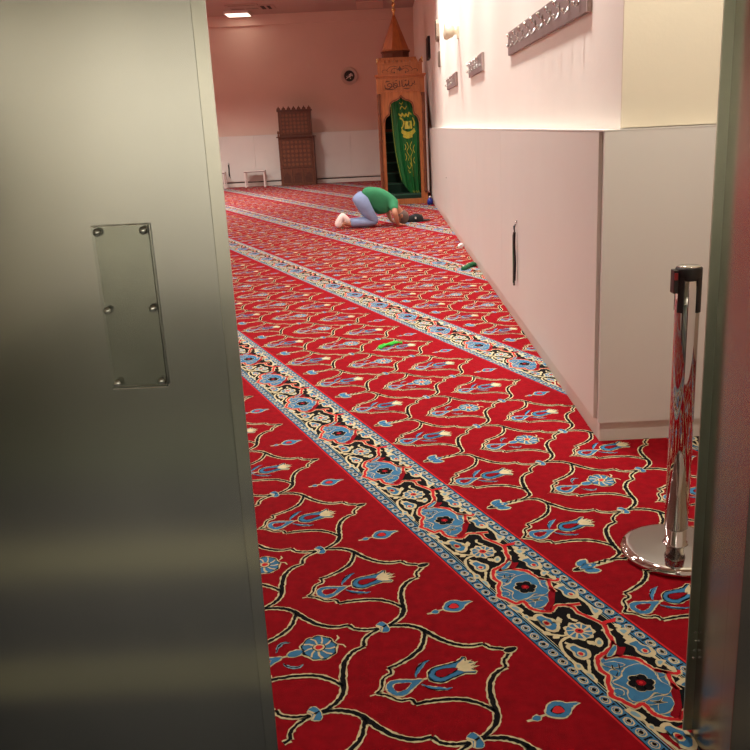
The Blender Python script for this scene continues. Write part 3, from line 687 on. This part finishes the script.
# ------------------------------------------------------------------ wooden pulpit at the back wall
KX, KY = -2.43, 25.03
t = thing('wooden_pulpit', 'dark carved wooden pulpit with crenellated top against the back wall', 'pulpit', (KX, KY, 0))
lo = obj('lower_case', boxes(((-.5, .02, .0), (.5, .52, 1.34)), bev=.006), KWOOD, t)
obj('ledge', boxes(((-.54, -.03, 1.34), (.54, .545, 1.375)), bev=.006), KWOOD_D, t)
def star_panel(name, x0, x1, z0, z1, y, par, nx, nz):
    p = obj(name, boxes(((x0, y, z0), (x1, y+.012, z1))), KWOOD_M, par)
    b = bmesh.new(); dx, dz = (x1-x0)/nx, (z1-z0)/nz
    for i in range(nx):
        for k in range(nz):
            cx, czz = x0+(i+.5)*dx, z0+(k+.5)*dz; r = min(dx, dz)*(.46 if (i, k) != (nx//2, nz//2) else .55)
            prism(b, [(cx+(r if q % 2 == 0 else r*.6)*math.cos(q*PI/8), czz+(r if q % 2 == 0 else r*.6)*math.sin(q*PI/8)) for q in range(16)], -.008, (0, y, 0))
    obj('star_inlay', b, KWOOD_L, p)
    ft = .025
    obj('panel_frame', boxes(((x0-ft, y-.015, z0-ft), (x1+ft, y+.012, z0)), ((x0-ft, y-.015, z1), (x1+ft, y+.012, z1+ft)), ((x0-ft, y-.015, z0), (x0, y+.012, z1)), ((x1, y-.015, z0), (x1+ft, y+.012, z1)), bev=.004), KWOOD, p)
star_panel('lower_panel', -.41, .41, .53, 1.27, .005, t, 7, 6)
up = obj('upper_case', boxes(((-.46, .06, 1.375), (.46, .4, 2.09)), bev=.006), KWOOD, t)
star_panel('upper_panel', -.38, .38, 1.46, 2.0, .045, t, 7, 5)
obj('cornice', boxes(((-.485, .03, 2.05), (.485, .42, 2.10)), bev=.006), KWOOD_D, t)
b = bmesh.new()
for k in range(7):
    x = -.43+.1433*k
    prism(b, crom([(x-.055, 2.10), (x-.05, 2.135), (x-.02, 2.16), (x, 2.195), (x+.02, 2.16), (x+.05, 2.135), (x+.055, 2.10)], 3), .03, (0, .04, 0))
obj('crenellation', b, KWOOD, t)
obj('recess', boxes(((-.46, .012, .08), (.46, .0195, .44))), KWOOD_D, t)  # darker backing paints shade into the arches so they stand out
obj('moulding', boxes(((-.5, -.0, .45), (.5, .02, .49)), ((-.5, 0, .0), (.5, .02, .07)), bev=.004), KWOOD, t)
for k in range(3):
    x0 = -.46+.313*k; x1 = x0+.294; xm = (x0+x1)/2
    hole = [(x0+.04, .09), (x0+.04, .25), (xm-.09, .27), (xm-.07, .32), (xm-.03, .345), (xm, .38), (xm+.03, .345), (xm+.07, .32), (xm+.09, .27), (x1-.04, .25), (x1-.04, .09)]
    b = bmesh.new(); prism(b, [(x0, .07), (x0+.04, .07)]+hole+[(x1-.04, .07), (x1, .07), (x1, .45), (x0, .45)], .022, (0, -.002, 0)); obj('arched_panel', b, KWOOD, t)
obj('post_knob', lathe([(.02, 1.375), (.026, 1.40), (.018, 1.43), (.03, 1.47), (.028, 1.5), (.012, 1.53)], 12, (-.485, .03, 0)), KWOOD_L, t, True)

# round calligraphy plaque
t = thing('round_plaque', 'round black plaque with white calligraphy high on the back wall', 'plaque', (-.83, YB-.001, 2.965))
obj('rim', lathe([(.245, 0), (.245, -.03), (.235, -.045), (.2, -.05), (.155, -.035), (.15, -.02)], 40, (0, 0, 0), 'y', False), mat('plaque_rim', (196, 176, 160), .3, var=.03), t, True)
obj('face', lathe([(.158, 0), (.158, -.022)], 40, (0, 0, 0), 'y'), BLACKP, t)
b = bmesh.new(); fn = lambda u, v, h: Vector((u, -.0225-h, v))
for pts, w in (([(-.1, -.08), (-.05, -.045), (0, -.01), (.04, .01), (.1, .0)], .022), ([(-.01, -.0), (.0, .04), (.035, .03), (.03, -.01), (.0, -.03)], .02), ([(.045, .075), (.05, .03)], .022), ([(.0, .03), (.05, .06), (.09, .02)], .016), ([(.01, -.05), (.04, -.075)], .02), ([(-.09, -.01), (-.04, .0)], .012)):
    ribbon(b, crom(pts, 5), w, fn, .003)
obj('script', b, mat('white_script', (220, 208, 198), .6), t)

# low white stands
def stand(x, y, label):
    t = thing('low_stand', label, 'stand', (x, y, 0), 0, 'low white stands by the back wall')
    obj('top', boxes(((-.3, -.17, .43), (.3, .17, .46)), bev=.006), WHITEP, t)
    obj('edge_rail', boxes(((-.3, -.178, .422), (.3, -.171, .447))), GREYP, t)
    for sx in (-1, 1):
        for sy in (-1, 1): obj('leg', boxes(((sx*.275-.018, sy*.15-.018, 0), (sx*.275+.018, sy*.15+.018, .43)), bev=.003), WHITEP, t)
stand(-3.70, 25.3, 'low white stand with thin legs left of the wooden pulpit')
stand(-4.86, 25.3, 'low white stand partly hidden behind the steel door edge')

# ------------------------------------------------------------------ things on the ceiling
t = thing('ceiling_light', 'lit rectangular ceiling light near the back wall at top left', 'ceiling light', (-3.77, 25.15, ZC-.001))
obj('frame', boxes(((-.34, -.42, -.07), (.34, -.385, 0)), ((-.34, .385, -.07), (.34, .42, 0)), ((-.34, -.385, -.07), (-.31, .385, 0)), ((.31, -.385, -.07), (.34, .385, 0))), WHITEP, t)
obj('diffuser', boxes(((-.31, -.385, -.06), (.31, .385, -.045))), LAMP, t)
t = thing('ceiling_vent', 'dark slotted air vent in the ceiling beside the lit ceiling light', 'vent', (-3.45, 24.05, ZC-.001))
obj('frame', boxes(((-.42, -.46, -.03), (.42, -.40, 0)), ((-.42, .40, -.03), (.42, .46, 0)), ((-.42, -.4, -.03), (-.37, .4, 0)), ((.37, -.4, -.03), (.42, .4, 0))), CEIL, t)
obj('slot', boxes(((-.37, -.4, -.012), (.37, .4, -.004))), GAP, t)
obj('blade', boxes(((-.37, -.27, -.03), (.37, .0, -.018)), ((-.37, .1, -.03), (.37, .2, -.018)), ((-.02, .2, -.03), (.02, .4, -.018))), CEIL, t)
t = thing('ceiling_vent', 'small dark vent in the ceiling right of the slotted air vent', 'vent', (-2.85, 24.25, ZC-.001))
obj('frame', boxes(((-.2, -.4, -.02), (.2, .4, -.0))), CEIL, t); obj('slot', boxes(((-.15, -.3, -.026), (-.05, .3, -.0205)), ((.02, -.3, -.026), (.1, .3, -.0205))), GAP, t)
o = obj('access_panel', boxes(((-.5, 24.1, ZC-.03), (.22, 25.4, ZC-.001)), bev=.006), mat('panel_paint', (206, 176, 160), .8)); tag(o, 'pale square access panel in the ceiling left of the spire', 'ceiling panel')

# ------------------------------------------------------------------ small things on the carpet
b = bmesh.new(); pts = crom([(-.085, 5.82, .008), (-.06, 5.87, .012), (-.02, 5.86, .01), (.02, 5.885, .013), (.05, 5.92, .012), (.08, 5.91, .009)], 5); tube(b, pts, [.0075+.003*math.sin(i*1.1) for i in range(len(pts))])
tube(b, crom([(-.085, 5.82, .01), (-.075, 5.79, .01), (-.06, 5.82, .01), (-.03, 5.85, .016), (.03, 5.91, .02)], 5), .009)
tag(obj('green_ribbon', b, LIME, None, True), 'narrow bright green ribbon lying on the red carpet in the middle', 'ribbon')
b = bmesh.new(); pts = crom([(.80, 8.95, .012), (.84, 9.02, .02), (.87, 9.1, .016), (.92, 9.16, .03), (.955, 9.2, .014)], 5); tube(b, pts, [.018+.012*abs(math.sin(i*.9)) for i in range(len(pts))])
tag(obj('green_cloth', b, DGREEN, None, True), 'crumpled dark green cloth strip on a patterned band beside the cabinets', 'cloth')
b = bmesh.new(); bmesh.ops.create_icosphere(b, subdivisions=2, radius=.035, matrix=Matrix.Translation((.935, 10.66, .028)))
for v in b.verts: v.co += Vector((random.uniform(-.008, .008), random.uniform(-.008, .008), random.uniform(-.01, .008)))
tag(obj('tissue', b, mat('white_paper', (240, 236, 230), .9)), 'crumpled white tissue on the carpet against the right cabinets', 'tissue')
t = thing('blue_bottle', 'small blue container on the carpet at the right foot of the minbar', 'bottle', (.90, 16.9, 0))
obj('body', lathe([(.04, 0), (.055, .01), (.06, .06), (.052, .1), (.025, .125), (.022, .14)], 20), BLUEP, t, True); obj('cap', lathe([(.026, .14), (.026, .165), (.01, .17)], 16), WHITEP, t, True)

# black cap beside the head
t = thing('baseball_cap', 'black cap lying on the carpet in front of the bowing person', 'cap', (.49, 13.98, 0), .25)
t.scale = (1.25, 1.25, 1.08)
b = bmesh.new(); rg = []
for k in range(9):
    a = k/8*PI/2; rg.append((.1*math.cos(a)**.7 if k < 8 else .004, .012+.105*math.sin(a)))
lathe([(.098, 0)]+rg, 24, bm=b)
for v in b.verts: v.co.x *= 1.15; v.co.z *= 1-.12*(v.co.x < 0)
obj('crown', b, CAPM, t, True)
b = bmesh.new(); vo = [(.09*1.05*math.cos(a), .09*math.sin(a)) for a in np.linspace(-1.1, 1.1, 12)]; vo2 = [(.06+.15*math.cos(a), .098*math.sin(a)) for a in np.linspace(1.35, -1.35, 14)]
prism(b, vo+vo2, .006, (0, 0, .012), 'xy'); obj('visor', b, CAPM, t)
b = bmesh.new(); tube(b, crom([(-.1, -.02, .04), (-.15, -.02, .035), (-.19, 0, .015), (-.15, .03, .02), (-.1, .03, .04)], 5), .012); obj('strap', b, CAPM, t)
obj('buckle', boxes(((-.03, -.102, .05), (-.012, -.094, .08)), bev=.003), WHITEP, t)

# ------------------------------------------------------------------ bowing person
def skinned(name, verts, edges, rad, m, root=0, sub=2, parent=None, ry=None):
    me = bpy.data.meshes.new(name); me.from_pydata([tuple(v) for v in verts], edges, [])
    o = bpy.data.objects.new(name, me); COL.objects.link(o)
    md = o.modifiers.new('skin', 'SKIN'); md.use_smooth_shade = True
    sv = me.skin_vertices[0].data
    for i, r in enumerate(rad):
        sv[i].radius = r if isinstance(r, tuple) else (r, r)
        sv[i].use_root = (i == root)
    s = o.modifiers.new('sub', 'SUBSURF'); s.levels = sub; s.render_levels = sub
    dg = bpy.context.evaluated_depsgraph_get(); dg.update()
    nm = bpy.data.meshes.new_from_object(o.evaluated_get(dg)); nm.name = name
    bpy.data.objects.remove(o, do_unlink=True); bpy.data.meshes.remove(me)
    nm.materials.clear()
    for mm in (m if isinstance(m, (list, tuple)) else [m]): nm.materials.append(mm)
    for p in nm.polygons: p.use_smooth = True; p.material_index = 0
    return link(name, nm, parent)
# local frame: +x the way the person faces, +y the person's left
V, E_, R_ = [], [], []
def add(p, r, par=None):
    V.append(p); R_.append(r)
    if par is not None: E_.append((par, len(V)-1))
    return len(V)-1
pel = add((-.20, 0, .45), .05); sp1 = add((-.06, 0, .46), .065, pel); sp2 = add((.09, 0, .44), .10, sp1); sp3 = add((.22, 0, .38), .11, sp2); nk = add((.335, 0, .285), .062, sp3)
nk2 = add((.375, 0, .215), .058, nk); hd = add((.415, 0, .15), .088, nk2); hd2 = add((.445, 0, .10), .092, hd); hd3 = add((.455, 0, .075), .07, hd2)
for s in (-1, 1):
    sh = add((.27, s*.155, .34), .066, sp3); e1 = add((.255, s*.25, .28), .05, sh); el = add((.25, s*.335, .215), .046, e1); fa = add((.275, s*.315, .12), .042, el); wr = add((.30, s*.275, .045), .028, fa)
    pm = add((.335, s*.252, .024), .03, wr)
    pm2 = add((.37, s*.238, .02), .028, pm)
    hp = add((-.225, s*.08, .42), .05, pel); th = add((-.14, s*.11, .25), .065, hp); kn = add((-.03, s*.115, .075), .055, th); ca = add((-.2, s*.11, .075), .058, kn); an = add((-.45, s*.095, .075), .04, ca)
    he = add((-.515, s*.09, .10), .04, an); ba = add((-.565, s*.09, .045), .038, he); to = add((-.56, s*.095, .018), .02, ba)
person = thing('person', 'person in green shirt and light blue jeans bowing with forehead on the carpet', 'person', (-.145, 13.55, 0), .17)
body = skinned('body', V, E_, R_, SKIN, 0, 2, person)
# fingers and facial features join the body mesh
bm = bmesh.new(); bm.from_mesh(body.data)
for s in (-1, 1):
    for k, (dy, l) in enumerate(((-.024, .062), (-.008, .072), (.008, .068), (.023, .055))):
        y = s*.238+dy; x = .378
        tube(bm, [(x-.02, y, .022), (x+l*.35, y+dy*.25, .026), (x+l*.7, y+dy*.4, .018), (x+l, y+dy*.5, .010)], [.0105, .0095, .0085, .006], 8)
    tube(bm, [(.32, s*.225, .022), (.342, s*.202, .02), (.365, s*.19, .014), (.382, s*.184, .010)], [.012, .0105, .0095, .006], 8)
    # ear
    bmesh.ops.create_uvsphere(bm, u_segments=10, v_segments=8, radius=1, matrix=Matrix.Translation((.40, s*.088, .145)) @ Matrix.Rotation(s*.3, 4, 'Z') @ Matrix.Diagonal((.024, .009, .033, 1)))
    # eye socket lid and eye on the face that looks at the floor
    bmesh.ops.create_uvsphere(bm, u_segments=10, v_segments=8, radius=.013, matrix=Matrix.Translation((.385, s*.033, .066)))
bmesh.ops.create_uvsphere(bm, u_segments=10, v_segments=8, radius=1, matrix=Matrix.Translation((.352, 0, .073)) @ Matrix.Rotation(.5, 4, 'Y') @ Matrix.Diagonal((.026, .015, .022, 1)))
bmesh.ops.create_uvsphere(bm, u_segments=10, v_segments=8, radius=1, matrix=Matrix.Translation((.325, 0, .10)) @ Matrix.Diagonal((.012, .026, .012, 1)))
for f_ in bm.faces: f_.smooth = True
for v in bm.verts:
    if v.co.z < .004: v.co.z = .004
bm.to_mesh(body.data); bm.free()
# hair cap: close-cropped, over the skull
bm = bmesh.new(); bmesh.ops.create_uvsphere(bm, u_segments=28, v_segments=20, radius=1)
for v in bm.verts:
    v.co = Vector((.43+v.co.x*.104, v.co.y*.096, .118+v.co.z*.112))
    if v.co.z < .006: v.co.z = .006
dele = [v for v in bm.verts if (v.co.x < .375 and v.co.z < .12) or v.co.x < .35]
bmesh.ops.delete(bm, geom=dele, context='VERTS')
obj('hair', bm, HAIR, person, True)
# shirt
V, E_, R_ = [], [], []
a0 = add((-.215, 0, .49), .132); a1 = add((-.06, 0, .50), .132, a0); a2 = add((.09, 0, .47), .142, a1); a3 = add((.21, 0, .40), .15, a2); a4 = add((.30, 0, .315), .085, a3)
for s in (-1, 1):
    b1 = add((.265, s*.155, .345), .084, a3); b2 = add((.255, s*.24, .29), .068, b1); b3 = add((.245, s*.29, .252), .06, b2)
sh_o = skinned('shirt', V, E_, R_, SHIRT, 0, 2, person)
# belly of the shirt hangs a little
for v in sh_o.data.vertices:
    x, z = v.co.x, v.co.z
    if -.2 < x < .22 and z < .45 and abs(v.co.y) < .15: v.co.z -= .16*math.sin((x+.2)/.42*PI)**.7*min(1, (.45-z)/.1)
# trousers
V, E_, R_ = [], [], []
a0 = add((-.2, 0, .475), .136); a1 = add((-.105, 0, .495), .128, a0)
for s in (-1, 1):
    hp = add((-.245, s*.095, .44), .118, a0); th = add((-.145, s*.11, .26), .104, hp); k0 = add((-.06, s*.115, .125), .086, th); kn = add((-.025, s*.115, .082), .078, k0); c1 = add((-.12, s*.112, .082), .076, kn); ca = add((-.25, s*.108, .082), .072, c1); an = add((-.43, s*.097, .083), .066, ca)
tr = skinned('trousers', V, E_, R_, DENIM, 0, 2, person)
for me in (tr.data, sh_o.data):
    for v in me.vertices:
        if v.co.z < .006: v.co.z = .006
# socks
for s in (-1, 1):
    V, E_, R_ = [], [], []
    a0 = add((-.42, s*.096, .085), .05); a1 = add((-.485, s*.09, .12), .054, a0); he = add((-.515, s*.08, .178), .055, a1); ar = add((-.56, s*.078, .115), .052, he); ba = add((-.60, s*.08, .055), .058, ar); to = add((-.60, s*.085, .022), .042, ba)
    so_ = skinned('sock', V, E_, R_, SOCK, 0, 2, person)
    for v in so_.data.vertices:
        v.co.z = max(.004, v.co.z*1.16)

# ------------------------------------------------------------------ chrome barrier post
t = thing('barrier_post', 'chrome retractable belt barrier post with black head standing by the jamb', 'barrier post', (.973, 2.715, 0))
obj('base', lathe([(.183, .002), (.187, .006), (.187, .018), (.181, .026), (.16, .031), (.1, .036), (.05, .040), (.045, .041)], 64), CHROME, t, True)
obj('collar', lathe([(.044, .041), (.042, .044), (.036, .046), (.036, .105)], 40), CHROME, t, True)
obj('pole', lathe([(.037, .103), (.0395, .1035), (.0395, .90), (.0395, 1.0)], 48), CHROME, t, True)
h = obj('head', lathe([(.041, .985), (.0425, .987), (.0425, 1.018), (.0405, 1.022), (.02, 1.022)], 40), BLACKP, t, True)
obj('badge', lathe([(.036, 1.0215), (.036, 1.026), (.033, 1.0275), (.004, 1.0275)], 32), CHROME_S, h, True)
b = bmesh.new()
for k in range(4):
    a = k*PI/2+PI/4-.1
    for i in range(3):
        r = bmesh.ops.create_cube(b, size=1)
        for v in r['verts']:
            v.co = Matrix.Rotation(a+(i-1)*.16, 4, 'Z') @ Vector((.0405+v.co.x*.006, v.co.y*.008, .935+v.co.z*.115))
obj('slot_guard', b, BLACKP, h)
b = bmesh.new(); box(b, (-.054, -.02, .94), (-.038, .016, 1.016), .003); cl_ = obj('belt_clip', b, BLACKP, h)
obj('release_button', boxes(((-.053, -.024, .985), (-.042, -.0195, 1.008)), bev=.001), REDP, cl_)

# ------------------------------------------------------------------ light
def area(name, loc, size, power, col, rot=(0, 0, 0), spread=PI, sy=None):
    l = bpy.data.lights.new(name, 'AREA'); l.energy = power; l.color = col; l.size = size; l.spread = spread
    if sy: l.shape = 'RECTANGLE'; l.size_y = sy
    o = link(name, l); o.location = loc; o.rotation_euler = rot
    return o
WARM = (1., .975, .915)
for y in (6.5, 10.5, 14.5, 18.5, 21.5):
    for x, e in ((-6.5, 120), (-3.6, 84), (-1.2, 8)):
        area('hall_lamp', (x, y, ZC-.06), .6, e*(1.3 if y > 16 else 1), WARM, spread=2.2 if y > 16 else 2.7)
area('end_wall_fill', (1.4, 2.2, ZC-.06), .5, 58, (1., .96, .84), (.8, 0, 0), spread=1.4)  # unseen fill, added and tilted to brighten the end wall and cabinet end
for y, e in ((4.6, 40), (6.6, 40), (8.6, 41), (10.6, 44), (12.6, 50), (14.6, 54)):
    area('wall_washer', (.42, y, ZC-.06), .25, e, WARM, (0, -.3, 0), spread=1.7)
for x in (-2.4, -.8, .8, 2.4):
    area('unseen_corridor_light', (x, -3.5, 2.74), .9, 48, (1., .985, .97), (-.75, 0, 0), sy=.3, spread=2.0)
area('unseen_corridor_light', (2.6, -1.2, 2.74), .3, 24, (1., .97, .86), (0, .5, 0), sy=1.4, spread=2.0)  # unseen light added to brighten what the jamb strip reflects
area('unseen_corridor_light', (-.9, .25, 2.74), .8, 24, (1., .96, .84), (0, 0, 0), sy=.4, spread=1.15)  # unseen light added for the floor bands mirrored in the door leaf
w = bpy.data.worlds.new('world'); S.world = w; w.use_nodes = True
w.node_tree.nodes['Background'].inputs[0].default_value = (.02, .017, .015, 1)
